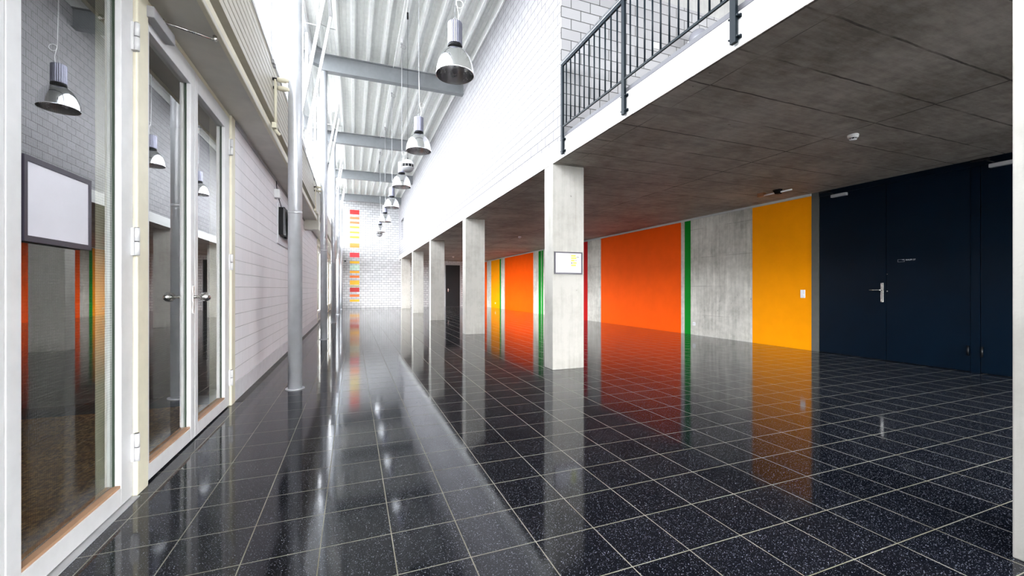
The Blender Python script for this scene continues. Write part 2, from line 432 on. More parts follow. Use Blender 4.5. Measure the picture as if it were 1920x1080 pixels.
# gallery slab, edge, kerb
struct(B(XC0 + .25, XR, YB, YE, ZS, ZG).build('ceiling_1', 'soffit'), 'board marked concrete soffit of the gallery over the arcade', 'ceiling')
struct(B(XC0, XC0 + .25, YB, YE, ZS, ZG).build('trim_3', 'con_edge'), 'pale concrete edge of the gallery slab', 'trim')
struct(B(XC0 + .004, XC0 + .25, 5.0, YE, ZS - .003, ZS).build('trim_4', 'soffit'), 'underside strip of the brick wall over the columns', 'trim')
struct(B(XC0 + .002, XC0 + .25, YB, 4.998, ZS - .003, ZS).build('trim_5', 'soffit'), 'underside strip of the slab edge near the gallery', 'trim')
struct(B(XC0 + .012, XC0 + .11, YB, 4.99, ZG + .014, ZG + .055).build('trim_6', 'kerb'), 'grey kerb on the gallery slab under the railing', 'trim')
struct(B(XC0 + .016, XC0 + .10, YB, 4.99, ZG, ZG + .014).build('trim_19', 'black'), 'dark shadow gap under the gallery kerb', 'trim')  # solid black strip painted in place of the shade under the kerb
struct(MB().box(XC0, XR, 5.0, 5.02, ZG, 5.42).box(XC0 + .25, XR, 5.02, 5.25, ZG, 5.42).build('wall_gallery', 'brick_return'), 'grey brick wall at the end of the gallery', 'wall')
struct(MB().box(XC0, XR, 5.0, 5.02, 5.42, ZD + .2).box(XC0 + .25, XR, 5.02, 5.25, 5.42, ZD + .2).build('wall_gallery_top', 'con_gallery'), 'concrete band above the grey gallery bricks', 'wall')
struct(MB().box(XR, XR + .25, YB, 5.25, ZG, 5.0).box(XR, XR + .25, YB, 5.25, 6.1, ZD + .2).box(XR, XR + .25, 4.6, 5.25, 5.0, 6.1).box(XR, XR + .25, YB, YB + .4, 5.0, 6.1).build('wall_gallery_right', 'con_gallery'), 'concrete rear wall of the gallery with a window band', 'wall')
w = empty('window_13', (XR + .12, .2, 5.0), 'window band in the rear wall of the gallery', 'window', kind='structure')  # unseen window band added to brighten the gallery and door side
fm = MB()
for i in range(5):
    yy = YB + .4 + (4.6 - YB - .4) * i / 4; fm.box(XR + .09, XR + .15, max(YB + .4, yy - .035), min(4.6, yy + .035), 5.0, 6.1)
fm.box(XR + .092, XR + .148, YB + .4, 4.6, 5.0, 5.07).box(XR + .092, XR + .148, YB + .4, 4.6, 6.03, 6.1)
fm.build('window_frame', 'white_frame', w); B(XR + .116, XR + .124, YB + .4, 4.6, 5.0, 6.1).build('glass_pane', 'glass_win', w)

# roof deck: trapezoid profile running along the hall
prof = []; x = -1.0; P = .325
while x < XR:
    prof += [(x, ZD), (x + .055, ZD), (x + .085, ZD + .15), (x + .15, ZD + .15), (x + .155, ZD + .143), (x + .165, ZD + .15), (x + .215, ZD + .15), (x + .22, ZD + .143), (x + .23, ZD + .15), (x + .295, ZD + .15)]
    x += P
dm = MB(); b0 = 0
for yy in (YB, YE):
    for px, pz in prof: dm.v.append(Vector((px, yy, pz)))
n = len(prof)
for i in range(n - 1): dm.f.append([i, i + 1, n + i + 1, n + i]); dm.sm.append(False)
dk = dm.build('ceiling_2', 'deck'); struct(dk, 'white corrugated steel roof deck over the hall', 'ceiling')
sd = dk.modifiers.new('solid', 'SOLIDIFY'); sd.thickness = .004; sd.offset = 1
struct(B(-1.1, XR + .25, YB - .25, YE + .25, ZD + .17, ZD + .35).build('roof', 'deck'), 'roof slab above the steel deck', 'roof')

# ------------------------------------------------------------------ left side
struct(B(XL - .2, XL, 4.935, 15.4, 0, 2.83).build('wall_left', 'brick_left'), 'white painted block wall along the left side', 'wall')
struct(B(XL - .2, XL, YB, 1.06, 0, 2.83).build('wall_left_near', 'brick_left'), 'white painted block wall left behind the camera', 'wall')
struct(B(XL - .2, XL, 25.05, YE, 0, 2.83).build('wall_left_far', 'brick_left'), 'white painted wall stub at the far left corner', 'wall')
struct(MB().box(XL - .01, XL + .012, 4.94, 15.36, 0, .19).build('baseboard_left', 'plinth'), 'painted plinth along the foot of the left wall', 'baseboard')
struct(B(XL - .0, XL + .085, 4.94, YE, 0, .003).build('trim_7', 'gutter'), 'dark strip on the floor along the left wall', 'trim')
# soffit, lip and facade panel
struct(B(XL - .2, -.823, YB, YE, 2.83, 2.86).build('ceiling_3', 'soffit_panel'), 'grey metal soffit above the glass doors', 'ceiling')
struct(MB().box(-.85, -.823, YB, 26.3, 2.86, 2.912).box(-.853, -.825, YB, YE, 2.825, 2.834).build('trim_8', 'cream'), 'cream lip along the front edge of the canopy', 'trim')
pp = [(-.86, 2.985)]; z = 2.985
while z < 3.54:
    pp += [(-.80, z), (-.80, z + .05), (-.806, z + .054), (-.806, z + .062), (-.80, z + .066)]; z += .07
pp += [(-.80, 3.56), (-.86, 3.56)]
struct(MB().prism(pp, 'Y', YB, YE).build('wall_facade', 'panel'), 'ribbed cream sandwich panel below the high windows', 'wall')
struct(B(XL - .2, -.86, YB, YE, 2.86, 3.575).build('wall_facade_core', 'panel'), 'solid core of the facade behind the ribbed panel', 'wall')
struct(B(-.93, -.79, YB, YE, 3.56, 3.60).build('trim_9', 'white_frame'), 'white sill under the high windows', 'trim')
struct(B(-1.02, -.83, YB, YE, ZD - .04, ZD + .18).build('trim_10', 'white_frame'), 'white head strip above the high windows', 'trim')
struct(B(XL - .02, XL + .022, 4.95, 15.3, 2.795, 2.83).build('trim_11', 'radgrey'), 'grey cable channel where left wall meets the canopy', 'trim')

# high windows, one per bay
ZW0, ZW1 = 3.60, ZD - .04
bays = [(-4.45, .45)] + list(zip(POLES, POLES[1:])) + [(25.05, YE)]
for k, (a, b) in enumerate(bays):
    w = empty('window_%d' % (k + 1), (-.88, (a + b) / 2, ZW0), ['bright high window over the entrance doors, behind the camera', 'bright high window band before the nearest silver pole', 'high window bay with open sash behind the nearest silver pole', 'high window bay behind the second silver pole', 'high window bay behind the third silver pole', 'high window bay behind the fourth silver pole', 'narrow last high window in the far left corner'][k], 'window', kind='structure')
    cuts = [a, a + 1.07, a + 2.15, a + 3.25, a + 4.1, b] if b - a > 3 else [a, b]
    fm = MB().box(-.91, -.85, a, b, ZW0, ZW0 + .05).box(-.91, -.85, a, b, ZW1 - .05, ZW1)
    for i, c in enumerate(cuts):
        h = .05 if i in (0, len(cuts) - 1) else .03
        fm.box(-.91, -.85, max(a, c - h), min(b, c + h), ZW0 + .05, ZW1 - .05)
    fm.build('window_frame', 'white_frame', w)
    for i in range(len(cuts) - 1):
        h0 = .05 if i == 0 else .03; h1 = .05 if i == len(cuts) - 2 else .03
        y0, y1 = cuts[i] + h0, cuts[i + 1] - h1
        if i == 2:      # open hopper sash, hinged below, leaning into the room
            piv = (-.84, y0, ZW0 + .05); R = Matrix.Rotation(math.radians(9.9), 3, 'Y')
            L = 2.66; sm_ = MB()
            for bx in ((y0, y0 + .06, 0, L), (y1 - .06, y1, 0, L), (y0 + .06, y1 - .06, 0, .06), (y0 + .06, y1 - .06, L - .06, L)):
                sm_.box(-.865, -.815, bx[0], bx[1], ZW0 + .05 + bx[2], ZW0 + .05 + bx[3], R, piv)
            so = lab(sm_.build('open_sash', 'white_frame', w), 'sash tilted into the room')
            g = MB().box(-.845, -.838, y0 + .06, y1 - .06, ZW0 + .11, ZW0 + .05 + L - .06, R, piv).build('glass_pane', 'glass_win', so); g.location = (0, 0, 0)
            tp = R @ Vector((0, 0, L - .25)) + Vector(piv)
            r = MB().tube((-.86, y1 - .02, tp.z), (tp.x + .12, y1 - .02, tp.z - .02), .006, 8).tube((-.86, y0 + .02, tp.z), (tp.x + .03, y0 + .02, tp.z), .006, 8).build('stay_arm', 'radgrey', so); r.location = (0, 0, 0)
        else:
            MB().box(-.884, -.877, y0, y1, ZW0 + .05, ZW1 - .05).build('glass_pane', 'glass_win', w)
struct(B(-1.02, -.83, YB, -4.45, 3.60, ZD).build('wall_facade_near', 'panel'), 'facade strip behind the camera', 'wall')

# bulkhead box under the canopy
struct(MB().box(XL, -.79, 11.4, 11.7, 2.60, 2.985).build('trim_12', 'panel', bevel=.006), 'white boxed bulkhead under the canopy past the nearest pole', 'trim')

# window crank / valve sets on the facade panel
def crank(y, label):
    r = empty('window_crank', (-.78, y, 2.95), label, 'window crank', 'window cranks on the facade')
    for dy in (-.03, .03): MB().tube((-.77, y + dy, 2.84), (-.77, y + dy, 3.36), .010, 10).build('rod', 'cream', r)
    MB().box(-.80, -.755, y - .05, y + .05, 2.84, 2.90).tube((-.78, y, 2.84), (-.74, y + .05, 2.80), .018, 10).build('gear_box', 'cream', r, .006)
    for dz, dy in ((0, 0.), (-.07, .05)):
        k = MB().lathe([(.004, -.06), (.022, -.055), (.027, -.03), (.027, .02), (.018, .05), (.004, .055)], n=18)
        Rm = Matrix.Rotation(PI / 2, 3, 'Y')
        k.v = [Rm @ p + Vector((-.70, y + dy, 3.375 + dz)) for p in k.v]
        k.build('knob', 'cream', r)
        MB().tube((-.80, y + dy, 3.375 + dz), (-.73, y + dy, 3.375 + dz), .016, 12).build('collar', 'black', r)
    for q in (-.06, .03): MB().box(-.80, -.775, y + q, y + q + .04, 3.52, 3.556).build('bracket', 'radgrey', r)
crank(5.09, 'cream window crank on the ribbed panel just before the nearest silver pole')
crank(10.16, 'cream window crank on the ribbed panel by the second silver pole')

# ------------------------------------------------------------------ vestibule behind the glass doors
VX0 = -3.7
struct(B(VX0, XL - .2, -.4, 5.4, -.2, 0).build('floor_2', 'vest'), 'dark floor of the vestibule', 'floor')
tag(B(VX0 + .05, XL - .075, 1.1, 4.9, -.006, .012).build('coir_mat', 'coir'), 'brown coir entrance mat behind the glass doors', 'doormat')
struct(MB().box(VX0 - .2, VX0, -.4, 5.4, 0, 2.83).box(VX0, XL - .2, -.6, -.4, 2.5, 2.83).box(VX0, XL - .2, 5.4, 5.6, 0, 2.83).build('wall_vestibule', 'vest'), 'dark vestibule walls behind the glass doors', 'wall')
w = empty('window_12', ((VX0 + XL - .2) / 2, -.5, 0), 'dim side window of the vestibule behind the glass doors', 'window', kind='structure')  # unseen window added to throw daylight on the coir mat
B(VX0, XL - .2, -.504, -.496, 0, 2.5).build('glass_pane', 'glass_dim', w)
fm = MB()
for xx in (VX0, (VX0 + XL - .2) / 2, XL - .26): fm.box(xx, xx + .06, -.53, -.47, 0, 2.5)
fm.build('window_frame', 'radgrey', w)
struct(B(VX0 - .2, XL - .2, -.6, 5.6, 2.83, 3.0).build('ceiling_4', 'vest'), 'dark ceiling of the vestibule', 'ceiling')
XF = XL - .001
struct(MB().box(XL - .165, XL + .018, 2.892, 3.026, 0, 2.83).build('trim_13', 'cream', bevel=.008), 'cream steel door post between the two pairs of glass doors', 'trim')
struct(MB().box(XL - .165, XL + .018, 4.80, 4.934, 0, 2.83).build('trim_14', 'cream', bevel=.008), 'cream steel door post against the white block wall', 'trim')
struct(MB().box(XL - .165, XL + .018, 1.06, 1.10, 0, 2.83).build('trim_15', 'cream', bevel=.008), 'cream steel door post left of the frame', 'trim')
struct(MB().box(XL - .16, XL - .002, 1.10, 2.892, 2.795, 2.83).box(XL - .16, XL - .002, 3.026, 4.80, 2.795, 2.83).build('trim_16', 'cream'), 'cream head over the glass doors', 'trim')
struct(B(XL - .02, XL + .03, 1.10, 2.888, 0, .006).build('trim_17', 'sill'), 'grey threshold strip under the nearest glass doors', 'trim')

def leaf(num, y0, y1, sl, sr, wire, label):
    """glass door leaf; sl/sr = stile widths"""
    d = empty('door_%d' % num, (XL - .03, (y0 + y1) / 2, .012), label, 'glass door', kind='structure')
    x0, x1 = XL - .06, XL
    zb, zt, rb, rt = .012, 2.79, .105, 2.655
    f = MB().box(x0, x1, y0, y0 + sl, zb, zt).box(x0, x1, y1 - sr, y1, zb, zt).box(x0, x1, y0 + sl, y1 - sr, zb, rb).box(x0, x1, y0 + sl, y1 - sr, rt, zt)
    f.build('door_frame', 'white_frame', d, .003)
    MB().box(x0 + .018, x0 + .026, y0 + sl - .005, y1 - sr + .005, rb - .005, rt + .005).build('glass_pane', 'glass_wire' if wire else 'glass_door', d)
    MB().box(x0 + .026, x1 - .004, y0 + sl, y1 - sr, rb, rb + .014).build('bottom_bead', 'bead', d)
    g = MB().box(x0 + .026, x0 + .034, y1 - sr - .008, y1 - sr, rb + .014, rt)
    g.build('edge_gasket', 'gasket', d)
    return d
def hinge(d, y, z):
    m = MB().tube((XL + .022, y, z + .002), (XL + .022, y, z + .075), .0125, 14).tube((XL + .022, y, z - .075), (XL + .022, y, z - .002), .0125, 14)
    m.box(XL - .01, XL + .012, y - .012, y + .03, z - .075, z + .075)
    h = m.build('hinge', 'white_frame', d)
    MB().tube((XL + .022, y, z - .004), (XL + .022, y, z + .004), .0105, 12).tube((XL + .022, y, z + .074), (XL + .022, y, z + .078), .010, 12).build('hinge_pin', 'black', h).location = (0, 0, 0)
d0 = leaf(1, 1.104, 1.984, .08, .10, True, 'white framed glass door leaf cut off by the left picture edge')
d1 = leaf(2, 1.990, 2.888, .074, .125, True, 'nearest white framed wired glass door leaf with a notice frame on it')
d2 = leaf(3, 3.030, 3.845, .052, .085, True, 'white framed glass door leaf with the closer and round knob')
d3 = leaf(4, 3.850, 4.796, .064, .150, True, 'white framed glass door leaf beside the white block wall')
for z in (2.51, 1.395, .275): hinge(d1, 2.874, z); hinge(d3, 4.782, z)
for z in (2.51, 1.395, .275): hinge(d0, 1.118, z)
# knob, plate and inner lever on leaf 3
kx, ky, kz = XL, 3.805, 1.078
MB().box(kx - .002, kx + .006, ky - .014, ky + .014, kz - .125, kz + .085).build('back_plate', 'chrome', d2, .003)
k = MB().lathe([(.011, 0), (.011, .035), (.016, .042), (.030, .055), (.036, .075), (.033, .095), (.020, .108), (.002, .111)], n=28)
Rm = Matrix.Rotation(PI / 2, 3, 'Y'); k.v = [Rm @ p + Vector((kx, ky, kz)) for p in k.v]
lab(k.build('knob', 'chrome', d2), 'round steel door knob')
MB().tube((kx - .06, ky, kz), (kx - .115, ky, kz), .010, 12).tube((kx - .115, ky + .008, kz), (kx - .115, ky - .12, kz), .009, 12).build('inner_lever', 'chrome', d2)
# closer on leaf 3
c = MB().box(XL + .001, XL + .052, 3.00, 3.31, 2.700, 2.765).build('door_closer', 'radgrey', d2, .004)
lab(c, 'grey closer box with sliding arm')
MB().tube((XL + .03, 3.17, 2.772), (XL + .26, 3.33, 2.80), .008, 10).tube((XL + .03, 3.17, 2.765), (XL + .03, 3.17, 2.785), .016, 14).tube((XL + .26, 3.33, 2.79), (XL + .26, 3.33, 2.825), .012, 10).build('closer_arm', 'chrome', c).location = (0, 0, 0)

# notice frame on the nearest glass leaf
nb = empty('notice_frame', (XL - .02, 2.30, 1.315), 'charcoal framed blank white notice on the nearest glass door', 'notice board')
y0, y1, z0, z1 = 2.088, 2.512, 1.315, 1.636
xa, xb = XL - .022, XL - .006
fr = MB().box(xa, xb, y0, y1, z0, z0 + .022).box(xa, xb, y0, y1, z1 - .022, z1).box(xa, xb, y0, y0 + .018, z0 + .022, z1 - .022).box(xa, xb, y1 - .018, y1, z0 + .022, z1 - .022)
fr.build('frame', 'boardframe', nb); B(xa, xb - .004, y0 + .018, y1 - .018, z0 + .022, z1 - .022).build('paper', 'paper', nb)
B(XL - .034, xa, y0 + .004, y1 - .004, z0 + .004, z1 - .004).build('backing', 'boardframe', nb)

# white doors further down on the left; glass panes added for fill daylight
for j, (a, b) in enumerate(((15.40, 20.20), (20.20, 25.05))):
    d = empty('door_%d' % (5 + j), (XL, (a + b) / 2, 0), ['white glazed double doors at the far left behind the second silver pole', 'white glazed double doors at the far left behind the third silver pole'][j], 'door', kind='structure')
    fm = MB()
    for yy in (a, (a + b) / 2 - .05, b - .1): fm.box(XL - .2, XL + .015, yy, yy + .1, 0, 2.83)
    fm.box(XL - .2, XL + .012, a + .1, b - .1, 2.62, 2.83)
    fm.build('door_frame', 'cream', d)
    ym = (a + b) / 2
    for (p, q) in ((a + .1, ym - .05), (ym + .05, b - .1)):
        lf = MB().box(XL - .09, XL - .03, p, p + .14, .01, 2.62).box(XL - .09, XL - .03, q - .14, q, .01, 2.62).box(XL - .09, XL - .03, p + .14, q - .14, .01, .36).box(XL - .09, XL - .03, p + .14, q - .14, 2.45, 2.62).build('door_leaf', 'pale_door', d)
        MB().box(XL - .064, XL - .056, p + .14, q - .14, .36, 2.45).build('glass_pane', 'glass_far', lf).location = (0, 0, 0)
        MB().box(XL - .031, XL - .02, p + .15, q - .15, .08, .28).build('kick_plate', 'sill', lf).location = (0, 0, 0)
        MB().box(XL - .03, XL - .022, p + .08, p + .12, .98, 1.2).tube((XL - .022, p + .1, 1.10), (XL + .03, p + .1, 1.10), .009, 10).tube((XL + .03, p + .1, 1.10), (XL + .03, p + .21, 1.10), .009, 10).build('door_handle', 'chrome', lf).location = (0, 0, 0)

# wall mounted screen behind the nearest pole
tv = empty('wall_screen', (-1.06, 8.2, 1.98), 'black wall screen on a tilted bracket half hidden by the nearest silver pole', 'screen')
piv = (-1.075, 7.90, 1.98); Rt = Matrix.Rotation(math.radians(-8), 3, 'Z') @ Matrix.Rotation(math.radians(7), 3, 'Y')
MB().box(-1.075, -1.03, 7.90, 8.60, 1.98, 2.60, Rt, piv).build('screen_body', 'black', tv, .006)
MB().box(-1.03, -1.028, 7.92, 8.58, 2.00, 2.58, Rt, piv).build('display', 'screen', tv)
MB().box(XL + .018, -1.035, 7.56, 7.96, 2.00, 2.44).box(XL + .018, -1.06, 7.9, 8.5, 2.2, 2.5).build('wall_bracket', 'black', tv, .005)
MB().box(XL, XL + .018, 7.5, 8.7, 1.86, 2.50).build('mounting_board', 'plinth', tv)
jb = empty('junction_box', (XL, 7.32, 2.50), 'white junction box on the block wall above the black screen', 'junction box')
MB().box(XL, XL + .075, 7.25, 7.39, 2.53, 2.66).build('box', 'white_plastic', jb, .008)
MB().path([(XL + .03, 7.32, 2.655), (XL + .02, 7.34, 2.73), (XL + .02, 7.34, 2.80)], .006).build('cable', 'black', jb)
MB().path([(XL + .05, 7.33, 2.535), (XL + .06, 7.45, 2.46), (XL + .06, 7.60, 2.40)], .006).build('cable', 'black', jb)

# ------------------------------------------------------------------ columns, poles, beams
cols = [(.57, .885), (5.26, 5.53), (10.12, 10.42), (15.12, 15.42), (19.95, 20.25), (24.80, 25.10)]
cl = ['concrete column at the right picture edge, closest to the camera', 'concrete column with a framed notice on its front', 'second free concrete column, next behind the noticed one', 'third free concrete column along the arcade', 'fourth free concrete column, next to last before the end wall', 'last and smallest concrete column near the white end wall']
for (a, b), l in zip(cols, cl):
    o = MB().box(XC0, XC1, a, b, 0, ZS - .003).build('concrete_column', 'con_col', None, .006, 2, origin=(2.85, (a + b) / 2, 0))
    tag(o, l, 'column', 'concrete columns of the arcade', 'thing')
pl = ['silver steel pole beside the camera, outside the left of the picture', 'nearest silver steel pole, in front of the white block wall', 'second silver steel pole down the hall', 'third silver steel pole down the hall', 'fourth silver steel pole down the hall', 'farthest silver steel pole by the white end wall']
for y, l in list(zip(POLES, pl))[1:]:
    e = empty('steel_pole', (-.615, y, 0), l, 'pole', 'silver poles along the window side', 'thing')
    MB().tube((-.615, y, .008), (-.615, y, 6.035), .073, 40).build('shaft', 'pole', e)
    MB().tube((-.615, y, 0), (-.615, y, .010), .10, 32).build('foot_plate', 'pole', e)
    MB().tube((-.615, y, 1.985), (-.615, y, 2.02), .0742, 40).build('weld_ring', 'pole', e)
bl = ['grey steel roof beam above the camera', 'grey steel roof beam over the nearest silver pole', 'nearest visible grey steel roof beam, ending at the brick wall', 'second visible grey steel roof beam', 'third visible grey steel roof beam', 'last grey steel roof beam against the end wall']
for y, l in list(zip(POLES, bl))[1:]:
    e = empty('steel_beam', (.85, y, 6.04), l, 'beam', 'grey roof beams across the hall', 'thing')
    x0, x1 = -.82, 2.60
    MB().box(x0, x1, y - .03, y + .03, 6.055, ZD - .020).build('web', 'beam', e)
    MB().box(x0, x1, y - .08, y + .08, 6.04, 6.055).build('lower_flange', 'beam', e)
    MB().box(x0, x1, y - .08, y + .08, ZD - .020, ZD - .004).build('upper_flange', 'beam', e)

# notice frame on the column
nb = empty('notice_frame', (2.84, 5.24, 1.345), 'charcoal framed notice with yellow lines on the concrete column', 'notice board')
yf = 5.26; x0, x1, z0, z1 = 2.622, 3.066, 1.345, 1.660
MB().box(x0, x1, yf - .02, yf, z0, z0 + .022).box(x0, x1, yf - .02, yf, z1 - .018, z1).box(x0, x0 + .018, yf - .02, yf, z0 + .022, z1 - .018).box(x1 - .018, x1, yf - .02, yf, z0 + .022, z1 - .018).build('frame', 'boardframe', nb)
MB().box(x0 + .018, x1 - .018, yf - .012, yf, z0 + .022, z1 - .018).build('paper', 'paper', nb)
for i, (w, dk_) in enumerate(((.075, 0), (.086, 1), (.058, 0), (.06, 2), (.078, 0))):
    zz = 1.608 - i * .034; xo = 2.885 + (.03 if dk_ == 2 else 0)
    MB().box(xo, xo + w, yf - .0135, yf - .012, zz - .012, zz + .012).build('highlighted_line', 'highlight', nb)
for xa, xb, zz in ((2.976, 2.992, 1.590), (2.997, 3.012, 1.589), (2.955, 2.972, 1.540), (2.886, 2.905, 1.507), (2.89, 2.906, 1.500)):
    MB().box(xa, xb, yf - .0138, yf - .012, zz - .005, zz + .005).build('printed_word', 'ink', nb)

# ------------------------------------------------------------------ navy doors on the right
XN = XR + .0
def navy(num, y0, y1, label):
    d = empty('door_%d' % num, (XN, (y0 + y1) / 2, 0), label, 'door', kind='structure')
    MB().box(XN, XN + .05, y0 + .003, y1 - .003, .008, 2.80).build('door_leaf', 'navy', d, .003)
    return d
n1 = navy(7, 4.036, 5.056, 'navy blue door leaf with lever handle beside the yellow field')
n2 = navy(8, 3.064, 4.034, 'navy blue door leaf with small white lettering')
n3 = navy(9, 1.93, 2.966, 'navy blue door leaf partly hidden by the right column')
navy(10, .90, 1.92, 'navy blue door leaf hidden behind the right column')
struct(MB().box(XN - .004, XN + .05, 2.970, 3.060, 0, 2.80).box(XN, XN + .05, YB, 5.06, 2.803, ZS).box(XN, XN + .05, YB, .89, 0, 2.80).build('trim_18', 'navy'), 'navy blue mullion and head between the dark doors', 'trim')
MB().box(XN - .008, XN, 4.070, 4.108, .925, 1.232).build('back_plate', 'chrome', n1, .006)
MB().tube((XN - .004, 4.09, 1.118), (XN - .055, 4.09, 1.118), .010, 12).tube((XN - .055, 4.08, 1.118), (XN - .055, 4.24, 1.118), .009, 12).build('lever_handle', 'chrome', n1)
MB().tube((XN - .006, 4.02, 1.10), (XN, 4.02, 1.10), .010, 10).tube((XN - .005, 4.02, 1.37), (XN, 4.02, 1.37), .007, 10).build('lock_pin', 'chrome', n2)
for d, ya, yb in ((n1, 4.585, 4.83), (n3, 2.58, 2.87)):
    c_ = MB().box(XN - .06, XN, ya, yb, 2.735, 2.785).build('door_closer', 'radgrey', d, .004)
    MB().tube((XN - .05, yb - .06, 2.79), (XN - .13, yb + .02, 2.84), .007, 8).box(XN - .15, XN - .09, yb - .03, yb + .14, 2.835, 2.86).build('closer_arm', 'black', c_).location = (0, 0, 0)
for d, yy in ((n2, 3.085), (n3, 2.948)):
    MB().tube((XN - .014, yy, .22), (XN - .014, yy, .36), .012, 12).build('hinge', 'black', d)
sg = MB()
ya, yb, za, zb = 3.80, 3.885, 1.552, 1.592
for bx in ((ya, yb, za, za + .003), (ya, yb, zb - .003, zb), (ya, ya + .003, za, zb), (yb - .003, yb, za, zb)): sg.box(XN - .002, XN, *bx)
sg.box(XN - .002, XN, ya + .003, ya + .03, zb - .012, zb - .003)
sg.build('sign_outline', 'radgrey', n2)
fc = bpy.data.curves.new('sign_lettering', 'FONT'); fc.body = 'RAUM 27'; fc.size = .030; fc.extrude = .0008; fc.align_x = 'LEFT'
fo = bpy.data.objects.new('sign_lettering', fc); COL.objects.link(fo); fo.data.materials.append(M['white_plastic'])
fo.rotation_euler = (PI / 2, 0, -PI / 2); fo.parent = n2; fo.location = Vector((XN - .0015, 3.785, 1.570)) - n2.location

# wall fittings on the right
def plate(name, y, z, w, h, label, cat):
    e = empty(name, (XR - .004, y, z - h / 2), label, cat)
    MB().box(XR - .018, XR - .004, y - w / 2, y + w / 2, z - h / 2, z + h / 2).build('cover_plate', 'white_plastic', e, .003)
    if cat == 'light switch':
        MB().box(XR - .022, XR - .018, y - w * .35, y + w * .35, z + .008, z + h * .42).box(XR - .024, XR - .018, y - w * .35, y + w * .35, z - h * .42, z - .008).build('rocker', 'white_plastic', e, .002)
    else:
        MB().tube((XR - .020, y, z), (XR - .012, y, z), w * .33, 20).build('socket_face', 'plinth', e)
    return e
plate('light_switch', 5.347, 1.043, .085, .15, 'white light switch on the yellow painted field', 'light switch')
plate('wall_socket', 8.03, .273, .085, .085, 'white socket low on the bare concrete beside the green stripe', 'socket')
plate('wall_socket', 23.55, .29, .085, .085, 'white socket low on the far amber field', 'socket')

# emergency light under the soffit
em = empty('ceiling_light', (6.98, 5.22, 2.78), 'slim white tube light on black bracket under the soffit near the yellow field', 'light')
MB().tube((6.965, 5.46, 2.835), (7.015, 4.96, 2.845), .013, 14).build('tube', 'white_plastic', em)
MB().prism([(5.13, ZS + .003), (5.27, ZS + .003), (5.22, 2.81), (5.15, 2.81)], 'X', 6.95, 7.02).build('bracket', 'black', em)
MB().box(6.94, 7.01, 5.44, 5.56, 2.825, ZS + .003).build('end_block', 'brass', em)

# smoke detectors
sl_ = ['white smoke detector on the near soffit above the arcade', 'white smoke detector on the soffit beyond the noticed column', 'farthest white smoke detector on the soffit near the end wall']
def smoke_detector():
    e = empty('smoke_detector', (0, 0, 0), '', 'smoke detector', 'smoke detectors on the soffit')
    MB().lathe([(.05, 0), (.054, -.006), (.054, -.018), (.049, -.022)], n=32).build('base', 'white_plastic', e)
    MB().lathe([(.052, -.024), (.050, -.036), (.036, -.040)], n=32).build('head', 'white_plastic', e)
    MB().lathe([(.030, -.040), (.030, -.056)], n=24).build('sensor_chamber', 'black', e)
    MB().lathe([(.034, -.055), (.034, -.061), (.018, -.066)], n=28).build('cap', 'white_plastic', e)
    for i in range(6):
        a = i * PI / 3; MB().tube((.032 * math.cos(a), .032 * math.sin(a), -.040), (.032 * math.cos(a), .032 * math.sin(a), -.056), .003, 6).build('rib', 'white_plastic', e)
    return e
def dup(root, loc, label):
    r = root.copy(); COL.objects.link(r); r.location = loc; r['label'] = label
    for ch in list(root.children):
        c = ch.copy(); COL.objects.link(c); c.parent = r
        for g in ch.children:
            q = g.copy(); COL.objects.link(q); q.parent = c
    return r
sdet = smoke_detector()
for i, p in enumerate(((5.29, 3.03), (5.2, 13.0), (5.07, 22.4))):
    if i == 0: sdet.location = (*p, ZS); sdet['label'] = sl_[0]
    else: dup(sdet, (*p, ZS), sl_[i])

# end doors under the gallery
de = empty('door_11', (5.9, YE, 0), 'black door in the brick end wall under the gallery', 'door', kind='structure')
MB().box(5.40, 5.46, YE - .02, YE + .02, 0, 2.72).box(6.38, 6.44, YE - .02, YE + .02, 0, 2.72).box(5.46, 6.38, YE - .02, YE + .02, 2.64, 2.72).build('door_frame', 'radgrey', de)
MB().box(5.46, 6.38, YE - .012, YE + .01, .005, 2.64).build('door_leaf', 'black', de)
MB().box(5.60, 5.64, YE - .018, YE - .012, .95, 1.15).tube((5.62, YE - .012, 1.06), (5.62, YE - .06, 1.06), .01, 10).tube((5.62, YE - .06, 1.06), (5.74, YE - .06, 1.06), .009, 10).build('door_handle', 'chrome', de)
de = empty('door_12', (4.55, YE, 0), 'narrow dark door in the end wall half hidden by a column', 'door', kind='structure')
MB().box(4.42, 5.0, YE - .012, YE + .01, .005, 2.66).build('door_leaf', 'black', de)
MB().box(4.38, 4.42, YE - .02, YE + .02, 0, 2.70).box(5.0, 5.04, YE - .02, YE + .02, 0, 2.70).box(4.42, 5.0, YE - .02, YE + .02, 2.66, 2.70).build('door_frame', 'radgrey', de)
cam_ = empty('wall_camera', (-.46, YE, 2.75), 'small dark camera on the end wall left of the coloured bricks', 'camera')
MB().box(-.48, -.44, YE - .08, YE, 2.76, 2.80).build('bracket', 'white_plastic', cam_); MB().tube((-.46, YE - .06, 2.76), (-.40, YE - .16, 2.74), .035, 14).build('camera_body', 'black', cam_)

